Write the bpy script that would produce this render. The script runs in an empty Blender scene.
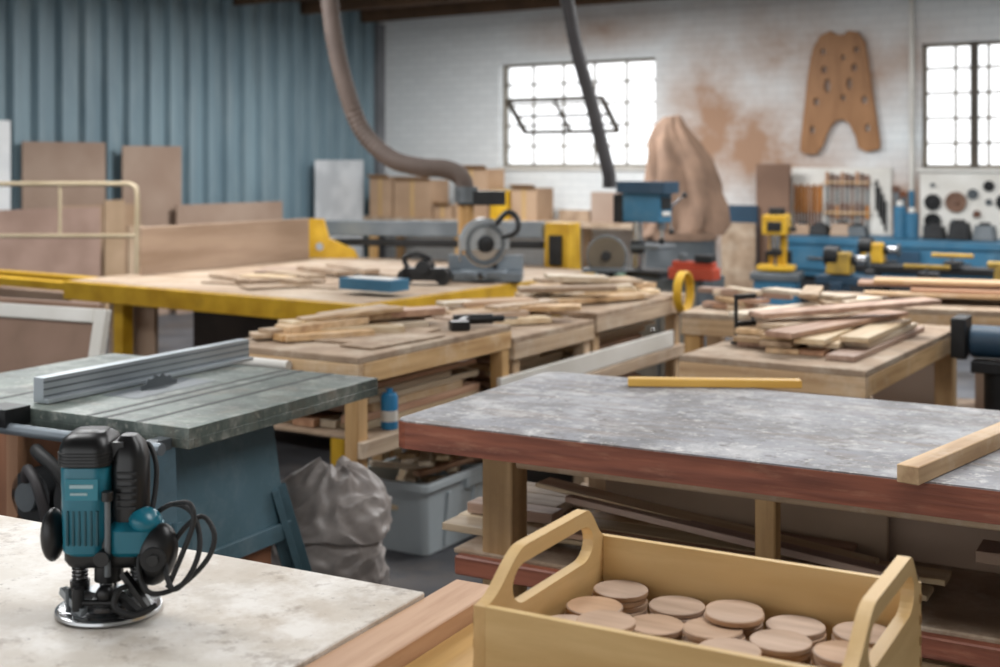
import bpy, bmesh, math, random
from mathutils import Vector, Matrix, noise
random.seed(7)
F=1300.0; H=1.6; YH=160.0
def W(px,py,z):
    s=(py-YH)/(H-z); return Vector(((px-500)/s, F/s, z))
def D(px,py,Y):
    return Vector(((px-500)*Y/F, Y, H-(py-YH)*Y/F))
def lin(c):
    return tuple(((x/12.92) if x<=0.04045 else ((x+0.055)/1.055)**2.4) for x in c)
def hx(h):
    return lin(tuple(int(h[i:i+2],16)/255 for i in (0,2,4)))

# ---------------- materials ----------------
MC={}
def mat(name,c1,c2=None,rough=.5,metal=0,scale=4,stretch=(1,1,1),bump=0,island=0,detail=5,contrast=(.35,.65),c3=None,worn=None):
    if name in MC: return MC[name]
    m=bpy.data.materials.new(name); m.use_nodes=True
    nt=m.node_tree; N=nt.nodes; L=nt.links
    p=N['Principled BSDF']; p.inputs['Roughness'].default_value=rough; p.inputs['Metallic'].default_value=metal
    c1=hx(c1) if isinstance(c1,str) else c1
    c2=(hx(c2) if isinstance(c2,str) else c2) if c2 else tuple(x*.8 for x in c1)
    tc=N.new('ShaderNodeTexCoord'); mp=N.new('ShaderNodeMapping'); mp.inputs['Scale'].default_value=stretch
    L.new(tc.outputs['Object'],mp.inputs['Vector'])
    vec=mp.outputs['Vector']
    geo=None
    if island:
        geo=N.new('ShaderNodeNewGeometry')
        add=N.new('ShaderNodeVectorMath'); add.operation='ADD'
        sc=N.new('ShaderNodeMath'); sc.operation='MULTIPLY'; sc.inputs[1].default_value=37.0
        L.new(geo.outputs['Random Per Island'],sc.inputs[0])
        L.new(vec,add.inputs[0]); L.new(sc.outputs[0],add.inputs[1]); vec=add.outputs[0]
    n=N.new('ShaderNodeTexNoise'); n.inputs['Scale'].default_value=scale; n.inputs['Detail'].default_value=detail
    L.new(vec,n.inputs['Vector'])
    r=N.new('ShaderNodeValToRGB'); r.color_ramp.elements[0].position=contrast[0]; r.color_ramp.elements[1].position=contrast[1]
    r.color_ramp.elements[0].color=(*c1,1); r.color_ramp.elements[1].color=(*c2,1)
    if c3:
        e=r.color_ramp.elements.new((contrast[0]+contrast[1])/2); e.color=(*hx(c3),1)
    L.new(n.outputs['Fac'],r.inputs['Fac'])
    col=r.outputs['Color']
    if worn:
        for (wc,ws,wst,lo,hi,stg) in worn:
            mp2=N.new('ShaderNodeMapping'); mp2.inputs['Scale'].default_value=wst; mp2.inputs['Location'].default_value=(ws*1.7,ws*.9,0); L.new(tc.outputs['Object'],mp2.inputs['Vector'])
            n2_=N.new('ShaderNodeTexNoise'); n2_.inputs['Scale'].default_value=ws; n2_.inputs['Detail'].default_value=12; n2_.inputs['Roughness'].default_value=.72
            L.new(mp2.outputs[0],n2_.inputs['Vector'])
            mr=N.new('ShaderNodeMapRange'); mr.inputs['From Min'].default_value=lo; mr.inputs['From Max'].default_value=hi; mr.inputs['To Max'].default_value=stg
            L.new(n2_.outputs['Fac'],mr.inputs['Value'])
            mx=N.new('ShaderNodeMix'); mx.data_type='RGBA'; L.new(mr.outputs[0],mx.inputs[0]); L.new(col,mx.inputs[6]); mx.inputs[7].default_value=(*hx(wc),1); col=mx.outputs[2]
    if island:
        h=N.new('ShaderNodeHueSaturation')
        mr=N.new('ShaderNodeMapRange'); mr.inputs['To Min'].default_value=1-island; mr.inputs['To Max'].default_value=1+island*.7
        L.new(geo.outputs['Random Per Island'],mr.inputs['Value'])
        L.new(mr.outputs[0],h.inputs['Value']); L.new(col,h.inputs['Color'])
        mr2=N.new('ShaderNodeMapRange'); mr2.inputs['To Min'].default_value=1.1; mr2.inputs['To Max'].default_value=.7
        fr=N.new('ShaderNodeMath'); fr.operation='FRACT'
        L.new(sc.outputs[0],fr.inputs[0]); L.new(fr.outputs[0],mr2.inputs['Value']); L.new(mr2.outputs[0],h.inputs['Saturation'])
        col=h.outputs['Color']
    L.new(col,p.inputs['Base Color'])
    if bump:
        b=N.new('ShaderNodeBump'); b.inputs['Strength'].default_value=bump; b.inputs['Distance'].default_value=.01
        L.new(n.outputs['Fac'],b.inputs['Height']); L.new(b.outputs['Normal'],p.inputs['Normal'])
    MC[name]=m; return m
dustw=[('D8CBB6',6,(1,1,1),.5,.7,.45),('7A6048',3,(1,1,1),.55,.72,.35)]
woodU=mat('pine_u','C8A981','A5845F',.65,scale=1.6,stretch=(1.2,16,16),island=.3,bump=.15,worn=dustw)
woodV=mat('pine_v','C8A981','A5845F',.65,scale=1.6,stretch=(16,1.2,16),island=.3,bump=.15,worn=dustw)
woodZ=mat('pine_z','C9A576','A68254',.65,scale=1.6,stretch=(16,16,1.2),island=.12,bump=.15,worn=dustw[1:])
paleU=mat('pale_u','DCC9AA','C4A983',.6,scale=1.6,stretch=(1.2,16,16),island=.2)
paleV=mat('pale_v','DCC9AA','C4A983',.6,scale=1.6,stretch=(16,1.2,16),island=.2)
pinkV=mat('meranti_v','B9967D','9A765F',.6,scale=1.6,stretch=(16,1.2,16),island=.3)
pinkU=mat('meranti_u','B9967D','9A765F',.6,scale=1.6,stretch=(1.2,16,16),island=.3)
sidep=mat('pale_side_panel','BDA590','A28A75',.7,scale=1.6,stretch=(6,.8,6))
mdf=mat('hardboard','A08A79','927A69',.75,scale=2,island=.1)
chip=mat('chipboard','AC957E','8C7660',.8,scale=9,contrast=(.3,.7),worn=[('CDBFAC',4,(1,1,1),.48,.66,.6),('6E5A48',5,(1,1,1),.54,.7,.5)])
ply=mat('plywood_face','B29C86','9A836C',.8,scale=1.3,stretch=(1,8,8),worn=[('CDC1AF',2.5,(1,1,1),.46,.65,.6),('7E6650',3,(1,1,1),.5,.68,.6)])
ylw=mat('yellow_paint','D6AB2C','BA8F18',.5,scale=6,worn=[('8A6E2A',7,(1,1,1),.56,.75,.5)])
ylwd=mat('dull_yellow_paint','B8973A','9C7E2A',.5,scale=6,worn=[('4A4230',7,(1,1,1),.5,.7,.6)])
blk=mat('black_plastic','17181A','0E0F10',.38,scale=8)
blkm=mat('black_metal','2A2B2D','1C1D1E',.5,metal=.3,scale=8)
teal=mat('teal_plastic','1B7084','17677A',.33,scale=3)
chrome=mat('polished_metal','C6C8CA','B0B2B4',.22,metal=.95,scale=6)
alu=mat('aluminium','B4BBC0','9BA3A9',.38,metal=.65,scale=3)
alud=mat('fence_aluminium','8C959C','727B82',.45,metal=.5,scale=3)
steel=mat('steel_grey','6E7478','565C60',.5,metal=.4)
cast=mat('green_cast_iron','5B6661','454D49',.42,metal=.2,scale=5,c3='68736D',contrast=(.3,.7),worn=[('2C3431',3,(1,4,1),.45,.62,.65),('A5A8A0',9,(1,1,1),.5,.66,.65),('7A6A58',5,(1,1,1),.52,.68,.5),('B8B5AB',40,(1,1,1),.56,.66,.6)])
tealm=mat('teal_metal','557380','42606A',.5,scale=2,worn=[('7D8F96',5,(1,1,1),.5,.7,.5),('3A4A50',4,(1,1,1),.52,.7,.5)])
bluem=mat('blue_metal','376F8E','2D5F7B',.5,scale=3,worn=[('6C8794',5,(1,1,1),.5,.7,.4)])
dblue=mat('dark_blue_metal','28485F','20394C',.5,scale=3)
white=mat('white_paint','DEDCD6','CCC9C1',.5,scale=3)
cardb=mat('cardboard','AF8E6D','9C7B5B',.8,scale=2,island=.2)
red=mat('red_paint','B84A30','9C3C26',.5,scale=4)
redwood=mat('red_brown_edge','9C5C45','6F3D2D',.5,scale=2.2,stretch=(1.5,18,18),bump=.2,worn=[('B98A6E',3,(2,10,10),.54,.72,.5)])
rubber=mat('dark_rubber','26282A','1A1B1C',.6)
gtop=mat('grey_laminate','A1A2A6','797A80',.6,scale=3,detail=12,contrast=(.33,.68),c3='8F9095',
  worn=[('5A5755',4,(1,1,1),.45,.6,.7),('C8C7C6',7,(1,1,1),.5,.64,.6),('4C443D',26,(1,1,1),.55,.65,.7),('7D6C5E',2,(1.2,12,1),.5,.66,.55),('D6D4D0',34,(1,1,1),.56,.65,.6)])
sheet=mat('pale_sheet','DCD6CC','CBC2B6',.5,scale=4,detail=10,contrast=(.35,.7),c3='D4CDC2',
  worn=[('AD9B86',3.0,(1,1,1),.48,.66,.5),('F0EDE8',6,(1,1,1),.47,.62,.7),('857362',14,(1,1,1),.55,.66,.6),('9A938B',2.4,(1,1,1),.53,.7,.4),('5C4C3E',45,(1,1,1),.61,.68,.7)])
binm=mat('grey_bin_plastic','CAD3D7','B4BFC4',.45,scale=2)
bagm=mat('woven_sack','B3ACA8','938B87',.42,scale=5,contrast=(.35,.65),bump=.3,worn=[('D4CFCB',6,(1,1,1),.5,.68,.5),('77706C',4,(1,1,1),.5,.7,.5)])
cloth=mat('dust_bag_cloth','907562','776050',.85,scale=4)
hosem=mat('hose_tan','665952','564A44',.7,scale=4)
hosed=mat('hose_grey','424042','343234',.6,scale=4)
discm=mat('coaster_wood','C9A98E','B09176',.6,scale=2,stretch=(3,16,3),island=.13)
boxm=mat('birch_box','DDC08A','CDAB72',.5,scale=1.5,stretch=(1.2,10,10),worn=[('B58F55',2,(1,10,10),.52,.7,.35)])
boxe=mat('birch_box_end','DABA84','C7A26A',.5,scale=1.5,stretch=(10,1.2,10),worn=[('B58F55',2,(10,1,10),.52,.7,.35)])
bm_y=mat('beam_yellow','CBA468','AE884C',.55,scale=1.6,stretch=(16,1.2,16),bump=.15)
beam_t=mat('beam_tan','CCA98C','B18B6D',.55,scale=1.6,stretch=(16,1.2,16),bump=.15,worn=[('9A7050',2,(14,1,14),.5,.7,.5)])
concrete=mat('concrete_floor','5A5B5F','404145',.65,scale=2.5,detail=10,c3='4E4F53',worn=[('8A7A68',1.5,(1,1,1),.5,.7,.4)])
paintblue=mat('blue_label','2F86B8','2A78A8',.4)
greenp=mat('green_paint','3E6B4C','355C42',.5)

# ---------------- builder ----------------
class B:
    def __init__(s,name): s.n=name; s.v=[]; s.f=[]; s.mi=[]; s.sm=[]; s.mats=[]
    def add(s,vs,fs,m,M=None,smooth=False):
        o=len(s.v)
        if m not in s.mats: s.mats.append(m)
        k=s.mats.index(m)
        for v in vs:
            v=Vector(v); s.v.append(M@v if M is not None else v)
        for f in fs:
            s.f.append([i+o for i in f]); s.mi.append(k); s.sm.append(smooth)
    def box(s,c,d,m,rz=0,rx=0,ry=0,taper=1):
        x,y,z=[a/2 for a in d]
        M=Matrix.Translation(Vector(c))@Matrix.Rotation(math.radians(rz),4,'Z')@Matrix.Rotation(math.radians(ry),4,'Y')@Matrix.Rotation(math.radians(rx),4,'X')
        t=taper
        vs=[(-x,-y,-z),(x,-y,-z),(x,y,-z),(-x,y,-z),(-x*t,-y*t,z),(x*t,-y*t,z),(x*t,y*t,z),(-x*t,y*t,z)]
        s.add(vs,[(0,3,2,1),(4,5,6,7),(0,1,5,4),(1,2,6,5),(2,3,7,6),(3,0,4,7)],m,M)
    def br(s,x0,x1,y0,y1,z0,z1,m):
        s.box(((x0+x1)/2,(y0+y1)/2,(z0+z1)/2),(x1-x0,y1-y0,z1-z0),m)
    def beam(s,p,q,w,h,m):
        p=Vector(p);q=Vector(q);d=q-p;L=d.length
        M=Matrix.Translation((p+q)/2)@d.to_track_quat('X','Z').to_matrix().to_4x4()
        x,y,z=L/2,w/2,h/2
        vs=[(-x,-y,-z),(x,-y,-z),(x,y,-z),(-x,y,-z),(-x,-y,z),(x,-y,z),(x,y,z),(-x,y,z)]
        s.add(vs,[(0,3,2,1),(4,5,6,7),(0,1,5,4),(1,2,6,5),(2,3,7,6),(3,0,4,7)],m,M)
    def cyl(s,p,q,r,m,r2=None,seg=24):
        p=Vector(p);q=Vector(q);d=q-p;L=d.length
        if r2 is None:r2=r
        M=Matrix.Translation(p)@d.to_track_quat('Z','Y').to_matrix().to_4x4()
        s.lathe([(0,0),(r,0),(r2,L),(0,L)],m,M,seg)
    def lathe(s,prof,m,M=None,seg=28,smooth=True):
        vs=[];fs=[];ring=[]
        for (r,z) in prof:
            if r<1e-6: ring.append([len(vs)]); vs.append((0,0,z))
            else:
                ids=[]
                for i in range(seg):
                    a=2*math.pi*i/seg; ids.append(len(vs)); vs.append((r*math.cos(a),r*math.sin(a),z))
                ring.append(ids)
        for a,b in zip(ring[:-1],ring[1:]):
            for i in range(seg):
                j=(i+1)%seg
                if len(a)==1 and len(b)==1: continue
                if len(a)==1: fs.append((a[0],b[i],b[j]))
                elif len(b)==1: fs.append((a[i],a[j],b[0]))
                else: fs.append((a[i],a[j],b[j],b[i]))
        s.add(vs,fs,m,M,smooth)
    def ell(s,c,r,m,seg=20,rz=0,rx=0,ry=0):
        n=12; prof=[(math.sin(math.pi*i/n),-math.cos(math.pi*i/n)) for i in range(n+1)]
        prof[0]=(0,-1);prof[-1]=(0,1)
        s.lathe(prof,m,Matrix.Translation(Vector(c))@Matrix.Rotation(math.radians(rz),4,'Z')@Matrix.Rotation(math.radians(ry),4,'Y')@Matrix.Rotation(math.radians(rx),4,'X')@Matrix.Diagonal((r[0],r[1],r[2],1)),seg)
    def loft(s,levels,m,M=None,smooth=False,cap0=True,cap1=True):
        vs=[];fs=[];k=len(levels[0][0])
        for lp,z in levels: vs+=[(x,y,z) for x,y in lp]
        for l in range(len(levels)-1):
            for i in range(k):
                j=(i+1)%k; fs.append((l*k+i,l*k+j,(l+1)*k+j,(l+1)*k+i))
        if cap0: fs.append(tuple(range(k))[::-1])
        if cap1: fs.append(tuple((len(levels)-1)*k+i for i in range(k)))
        s.add(vs,fs,m,M,smooth)
    def tube(s,pts,r,m,seg=10,closed=False,sub=6,rib=0,ribn=3):
        P=[Vector(p) for p in pts]; n=len(P); Q=[]
        rng=range(n if closed else n-1)
        for i in rng:
            if closed: a,b,c,d=P[(i-1)%n],P[i],P[(i+1)%n],P[(i+2)%n]
            else: a,b,c,d=P[max(i-1,0)],P[i],P[i+1],P[min(i+2,n-1)]
            for k in range(sub):
                t=k/sub
                Q.append(.5*((2*b)+(-a+c)*t+(2*a-5*b+4*c-d)*t*t+(-a+3*b-3*c+d)*t**3))
        if not closed: Q.append(P[-1])
        vs=[];fs=[];nq=len(Q); up=None
        for i in range(nq):
            if closed: T=(Q[(i+1)%nq]-Q[i-1]).normalized()
            else: T=(Q[min(i+1,nq-1)]-Q[max(i-1,0)]).normalized()
            if up is None:
                up=T.orthogonal().normalized()
            up=(up-T*up.dot(T)).normalized(); bi=T.cross(up)
            rr=r*(1+(rib if (i%ribn==0) else -rib)) if rib else r
            for k in range(seg):
                a=2*math.pi*k/seg; vs.append(Q[i]+(up*math.cos(a)+bi*math.sin(a))*rr)
        for i in range(nq if closed else nq-1):
            for k in range(seg):
                a=i*seg+k;b=i*seg+(k+1)%seg;c=((i+1)%nq)*seg+(k+1)%seg;d=((i+1)%nq)*seg+k
                fs.append((a,b,c,d))
        if not closed:
            fs.append(tuple(range(seg))[::-1]); fs.append(tuple((nq-1)*seg+k for k in range(seg)))
        s.add(vs,fs,m,None,True)
    def shape(s,outer,holes,th,M,m):
        cu=bpy.data.curves.new('tmp','CURVE'); cu.dimensions='2D'; cu.fill_mode='BOTH'; cu.extrude=th/2
        for lp in [outer]+list(holes):
            sp=cu.splines.new('POLY'); sp.points.add(len(lp)-1)
            for i,(x,y) in enumerate(lp): sp.points[i].co=(x,y,0,1)
            sp.use_cyclic_u=True
        ob=bpy.data.objects.new('tmp',cu); bpy.context.scene.collection.objects.link(ob)
        dg=bpy.context.evaluated_depsgraph_get(); dg.update()
        me=ob.evaluated_get(dg).to_mesh()
        vs=[v.co.copy() for v in me.vertices]; fs=[tuple(p.vertices) for p in me.polygons]
        ob.evaluated_get(dg).to_mesh_clear()
        bpy.data.objects.remove(ob); bpy.data.curves.remove(cu)
        s.add(vs,fs,m,M)
    def done(s,loc=(0,0,0),rz=0,bevel=0,segs=1):
        me=bpy.data.meshes.new(s.n); me.from_pydata([tuple(v) for v in s.v],[],s.f)
        for m in s.mats: me.materials.append(m)
        me.polygons.foreach_set('material_index',s.mi); me.polygons.foreach_set('use_smooth',s.sm)
        bm=bmesh.new(); bm.from_mesh(me)
        bmesh.ops.recalc_face_normals(bm,faces=bm.faces)
        for e in bm.edges:
            if len(e.link_faces)==2 and e.calc_face_angle(0)>math.radians(38): e.smooth=False
        bm.to_mesh(me); bm.free()
        ob=bpy.data.objects.new(s.n,me); bpy.context.scene.collection.objects.link(ob)
        ob.location=loc; ob.rotation_euler=(0,0,math.radians(rz))
        if bevel:
            md=ob.modifiers.new('bev','BEVEL'); md.width=bevel; md.segments=segs; md.limit_method='ANGLE'; md.angle_limit=math.radians(40)
        return ob
def circ(cx,cy,r,n=20,ry=None):
    ry=ry or r
    return [(cx+r*math.cos(2*math.pi*i/n),cy+ry*math.sin(2*math.pi*i/n)) for i in range(n)]
def rrect(x,y,r,n=5,cx0=0,cy0=0):
    o=[]
    for cx,cy,a0 in ((x-r,y-r,0),(-x+r,y-r,90),(-x+r,-y+r,180),(x-r,-y+r,270)):
        for i in range(n+1):
            a=math.radians(a0+90*i/n); o.append((cx0+cx+r*math.cos(a),cy0+cy+r*math.sin(a)))
    return o
def stack(b,x0,x1,y0,y1,z0,z1,mats,t=(.02,.035),w=(.07,.14),jit=.08,ax='y',skip=.08):
    z=z0
    while z<z1-.012:
        th=min(random.uniform(*t),z1-z)
        lo,hi=(x0,x1) if ax=='y' else (y0,y1)
        a0,a1=(y0,y1) if ax=='y' else (x0,x1)
        p=lo
        while p<hi-.03:
            ww=min(random.uniform(*w),hi-p)
            if random.random()>skip or z==z0:
                s0=a0+random.uniform(0,jit); s1=a1-random.uniform(0,jit*2.5)
                m=random.choice(mats)
                if ax=='y': b.br(p+.002,p+ww-.003,s0,s1,z,z+th-.002,m)
                else: b.br(s0,s1,p+.002,p+ww-.003,z,z+th-.002,m)
            p+=ww
        z+=th
def scraps(b,x0,x1,y0,y1,z0,n,mats,L=(.12,.4),w=(.03,.09),t=(.015,.03),tilt=6,layer=.02,rz=180,base=0):
    for i in range(n):
        z=z0+layer*4*random.random()*(i/n)
        th=random.uniform(*t)
        l=random.uniform(*L)
        tl=random.uniform(-tilt,tilt)*(0 if z<z0+.015 else 1)
        b.box((random.uniform(x0,x1),random.uniform(y0,y1),z+th/2+abs(math.sin(math.radians(tl)))*l/2),(l,random.uniform(*w),th),random.choice(mats),rz=base+random.uniform(-rz,rz),ry=tl)

# ---------------- room ----------------
C=Vector((-1.56,16.62,0)); PHI=-34.5
d=Vector((math.cos(math.radians(PHI)),math.sin(math.radians(PHI)))); n2=Vector((-d.y,d.x))
def bw(px,py,off=0):
    rx=(px-500)/F; cx=C.x-n2.x*off; cy=C.y-n2.y*off
    u=(cy*rx-cx)/(d.x-d.y*rx); Y=cy+u*d.y
    return u,H-(py-YH)*Y/F
def lw(px,py,off=0):
    rx=(px-500)/F; cx=C.x+d.x*off; cy=C.y+d.y*off
    t=(cx-rx*cy)/(n2.x-rx*n2.y); Y=cy-t*n2.y
    return t,H-(py-YH)*Y/F
def room(b,**k): return b.done(C,PHI,**k)
CZ=3.47
def wallmat():
    m=bpy.data.materials.new('whitewashed_brick'); m.use_nodes=True; N=m.node_tree.nodes; L=m.node_tree.links
    p=N['Principled BSDF']; p.inputs['Roughness'].default_value=.8
    tc=N.new('ShaderNodeTexCoord'); sp=N.new('ShaderNodeSeparateXYZ'); L.new(tc.outputs['Object'],sp.inputs[0])
    cb=N.new('ShaderNodeCombineXYZ'); L.new(sp.outputs['X'],cb.inputs['X']); L.new(sp.outputs['Z'],cb.inputs['Y'])
    br=N.new('ShaderNodeTexBrick'); br.inputs['Scale'].default_value=1; br.inputs['Brick Width'].default_value=.24; br.inputs['Row Height'].default_value=.085
    br.inputs['Mortar Size'].default_value=.005; br.inputs['Color1'].default_value=(*hx('DDE1E2'),1); br.inputs['Color2'].default_value=(*hx('D7DBDC'),1); br.inputs['Mortar'].default_value=(*hx('C9CED0'),1)
    L.new(cb.outputs[0],br.inputs['Vector'])
    def blob(px,py,rx,rz,g=1):
        u,z=bw(px,py)
        mp=N.new('ShaderNodeMapping'); mp.inputs['Location'].default_value=(-u/rx,-z/rz,0); mp.inputs['Scale'].default_value=(1/rx,1/rz,1)
        L.new(cb.outputs[0],mp.inputs['Vector'])
        ln=N.new('ShaderNodeVectorMath'); ln.operation='LENGTH'; L.new(mp.outputs[0],ln.inputs[0])
        mr=N.new('ShaderNodeMapRange'); mr.inputs['From Min'].default_value=1.15; mr.inputs['From Max'].default_value=.15; mr.inputs['To Max'].default_value=g
        L.new(ln.outputs['Value'],mr.inputs['Value']); return mr.outputs[0]
    bl=[blob(712,120,.75,1.3),blob(765,150,1.2,.9),blob(860,70,1.5,.6,.7),blob(690,225,1.0,.5),blob(600,30,1.2,.3,.7),blob(905,210,.6,.6,.9),blob(780,50,1.0,.7,.7)]
    acc=bl[0]
    for x in bl[1:]:
        mx=N.new('ShaderNodeMath'); mx.operation='MAXIMUM'; L.new(acc,mx.inputs[0]); L.new(x,mx.inputs[1]); acc=mx.outputs[0]
    no=N.new('ShaderNodeTexNoise'); no.inputs['Scale'].default_value=1.4; no.inputs['Detail'].default_value=10; no.inputs['Roughness'].default_value=.7
    L.new(cb.outputs[0],no.inputs['Vector'])
    nr=N.new('ShaderNodeMapRange'); nr.inputs['From Min'].default_value=.16; nr.inputs['From Max'].default_value=.68; L.new(no.outputs['Fac'],nr.inputs['Value'])
    mu=N.new('ShaderNodeMath'); mu.operation='MULTIPLY'; L.new(acc,mu.inputs[0]); L.new(nr.outputs[0],mu.inputs[1])
    m2=N.new('ShaderNodeMath'); m2.operation='MULTIPLY'; m2.inputs[1].default_value=1.4; m2.use_clamp=True; L.new(mu.outputs[0],m2.inputs[0])
    mix=N.new('ShaderNodeMix'); mix.data_type='RGBA'; L.new(m2.outputs[0],mix.inputs[0]); L.new(br.outputs['Color'],mix.inputs[6]); mix.inputs[7].default_value=(*hx('9F7E66'),1)
    L.new(mix.outputs[2],p.inputs['Base Color'])
    bu=N.new('ShaderNodeBump'); bu.inputs['Strength'].default_value=.3; bu.inputs['Distance'].default_value=.01; bu.invert=True
    L.new(br.outputs['Fac'],bu.inputs['Height']); L.new(bu.outputs[0],p.inputs['Normal'])
    return m
wm=wallmat()
wu=[(bw(499,0)[0],bw(655,0)[0]),(bw(920,0)[0],bw(920,0)[0]+1.55)]
Z0,Z1=1.52,2.74
b=B('wall_back')
xs=[0,wu[0][0],wu[0][1],wu[1][0],wu[1][1],14]
for i in range(5):
    if i in(1,3):
        b.br(xs[i],xs[i+1],0,.25,0,Z0,wm); b.br(xs[i],xs[i+1],0,.25,Z1,CZ,wm)
    else: b.br(xs[i],xs[i+1],0,.25,0,CZ,wm)
room(b)
frm=mat('window_frame_steel','7A7162','665E52',.6)
frd=mat('window_vent_steel','4A4238','3A342C',.6)
winw=mat('window_sill_paint','D8D6D0','C8C6C0',.6)
def window(name,x0,x1,cols,rows,vent,div=None):
    b=B(name)
    t=.035
    b.br(x0,x1,.1,.14,Z0,Z0+t,frm); b.br(x0,x1,.1,.14,Z1-t,Z1,frm); b.br(x0,x0+t,.1,.14,Z0,Z1,frm); b.br(x1-t,x1,.1,.14,Z0,Z1,frm)
    for i in range(1,cols):
        x=x0+(x1-x0)*i/cols; b.br(x-.012,x+.012,.11,.13,Z0,Z1,frm)
    for i in range(1,rows):
        z=Z0+(Z1-Z0)*i/rows; b.br(x0,x1,.108,.132,z-.012,z+.012,frm)
    b.br(x0-.03,x1+.03,-.03,.1,Z0-.035,Z0,winw)
    if div: b.br(div-.035,div+.035,.07,.11,Z0,Z1,frd)
    if vent:
        a,c=x0+(x1-x0)*.16,x0+(x1-x0)*.76; zt=Z0+(Z1-Z0)*.63; zb=zt-.36
        for (p,q,w_) in [((a,-.30,zt),(c,-.30,zt),.05),((a,.06,zb),(c,.06,zb),.045),((a,-.30,zt),(a,.06,zb),.045),((c,-.30,zt),(c,.06,zb),.045),(((a+c)/2,-.30,zt),((a+c)/2,.06,zb),.03),((a,-.12,(zt+zb)/2),(c,-.12,(zt+zb)/2),.03)]:
            b.beam(p,q,w_,w_,frd)
    room(b)
window('window_1',wu[0][0],wu[0][1],5,5,True)
window('window_2',wu[1][0],wu[1][1],5,5,False,div=bw(972,165)[0])

cor=mat('blue_corrugated_steel','8299A3','6F8691',.5,metal=.1,scale=1.2,stretch=(1,2,.5),worn=[('9AA9AE',1.5,(1,3,.4),.5,.7,.5),('5E6E76',2,(1,4,.3),.52,.7,.4)])
b=B('wall_left'); vs=[];fs=[]
per=.27; prof=[(0,0),(.13,0),(.16,.07),(.24,.07)]
L=int(18/per)
for i in range(L):
    for (a,o) in prof:
        t=i*per+a
        vs.append((o,-t,0)); vs.append((o,-t,CZ))
for i in range(len(vs)//2-1): fs.append((2*i,2*i+1,2*i+3,2*i+2))
b.add(vs,fs,cor)
b.br(-.08,-.04,-18,0,0,CZ,cor)
room(b)
b=B('wall_right'); b.br(14,14.2,-18,0.25,0,CZ,white); room(b)
b=B('floor'); b.br(-.1,14.2,-18,.3,-.1,0,concrete); room(b)
roofm=mat('rusty_roof','6A5446','4A3A30',.8,scale=3)
b=B('ceiling'); b.br(-.1,14.2,-18,.3,CZ,CZ+.06,roofm); room(b)
b=B('trim_1')
tim=mat('roof_timber','6B523C','54402F',.8)
for k in range(9): b.br(-.02,14,-k*1.1-.35,-k*1.1-.27,CZ-.14,CZ-.001,tim)
room(b)
b=B('trim_2'); b.br(.0,.12,-.12,-.001,0,CZ-.15,mat('corner_post','7C7E82','6A6C70',.6)); room(b)
u,_=bw(913,0); b=B('conduit_pipe'); b.cyl((u,-.04,.95),(u,-.04,CZ-.15),.022,mat('conduit','D9D6CE','C9C6BE',.5)); b.cyl((u+.0,-.04,1.0),(u,-.04,1.3),.028,bluem); room(b)

# ---------------- grey workbench (right) ----------------
b=B('large_workbench')
LT,DP=2.6,.93
ol=[(0.04,0),(LT,0),(LT,DP),(.04,DP),(.012,DP-.012),(0,DP-.04),(0,.04),(.012,.012)]
b.shape(ol,[],.07,Matrix.Translation((0,0,.862)),redwood)
b.shape([(x*.998+.002,y*.996+.002) for x,y in ol],[],.004,Matrix.Translation((0,0,.899)),gtop)
for (x,y,w) in [(.28,.12,.09),(1.0,.12,.05),(2.3,.12,.09),(.28,.78,.09),(1.3,.78,.09),(2.3,.78,.09)]:
    b.br(x-w/2,x+w/2,y-w/2,y+w/2,0,.827,woodZ)
b.br(.33,2.4,.085,.155,.79,.827,woodU)
b.br(.17,2.4,.04,.073,.5,.55,redwood)
b.br(.2,2.4,.83,.86,.49,.545,woodU)
b.br(.15,2.4,.07,.88,.545,.56,chip)
b.br(.4,1.2,.50,.515,.56,.80,cardb); b.br(1.1,2.3,.54,.555,.56,.78,mdf)
b.br(.2,2.4,.06,.12,.1,.17,redwood)
b.br(.15,2.4,.07,.88,.17,.185,chip)
ob=b.done(Vector((-.29,3.5,0)),-29,bevel=.004)
b=B('stored_offcuts'); random.seed(14)
stack(b,.34,1.4,.19,.48,.562,.61,[pinkU,woodU,paleU,paleU],ax='x',jit=.25,t=(.014,.024),w=(.05,.1))
stack(b,.02,.4,.19,.6,.562,.585,[paleU],ax='x',jit=.03)
stack(b,.05,.33,.3,.6,.587,.63,[pinkU,woodU],ax='x',jit=.03)
b.box((.74,.33,.65),(.95,.08,.012),paleU,rz=-4,ry=4.5); b.box((.85,.27,.64),(.95,.05,.018),pinkU,rz=-5,ry=3.5)
stack(b,1.45,2.35,.19,.52,.562,.69,[mdf,woodU,chip,pinkU],ax='x',jit=.3)
b.done((-.29,3.5,0),-29,bevel=.002)
b=B('stored_planks')
stack(b,.36,2.2,.18,.72,.187,.42,[woodU,pinkU,paleU],ax='x',jit=.4,t=(.02,.03))
b.done((-.29,3.5,0),-29,bevel=.002)
p=W(628,386,.9); q=W(801,388,.9); mid=(p+q)/2; dd=q-p
b=B('yellow_batten'); b.box((0,0,.012),(dd.length,.045,.024),mat('batten_wood','DDB25A','C99B45',.5,scale=1.5,stretch=(1.2,12,12)))
b.done((mid.x,mid.y,.902),math.degrees(math.atan2(dd.y,dd.x)),bevel=.002)
p=W(903,478,.915); b=B('timber_beam'); b.box((.4,0,.02),(.8,.05,.04),woodU)
q=W(1000,436,.915); dd=q-p
b.done((p.x+.01,p.y,.902),math.degrees(math.atan2(dd.y,dd.x)),bevel=.002)

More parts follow.
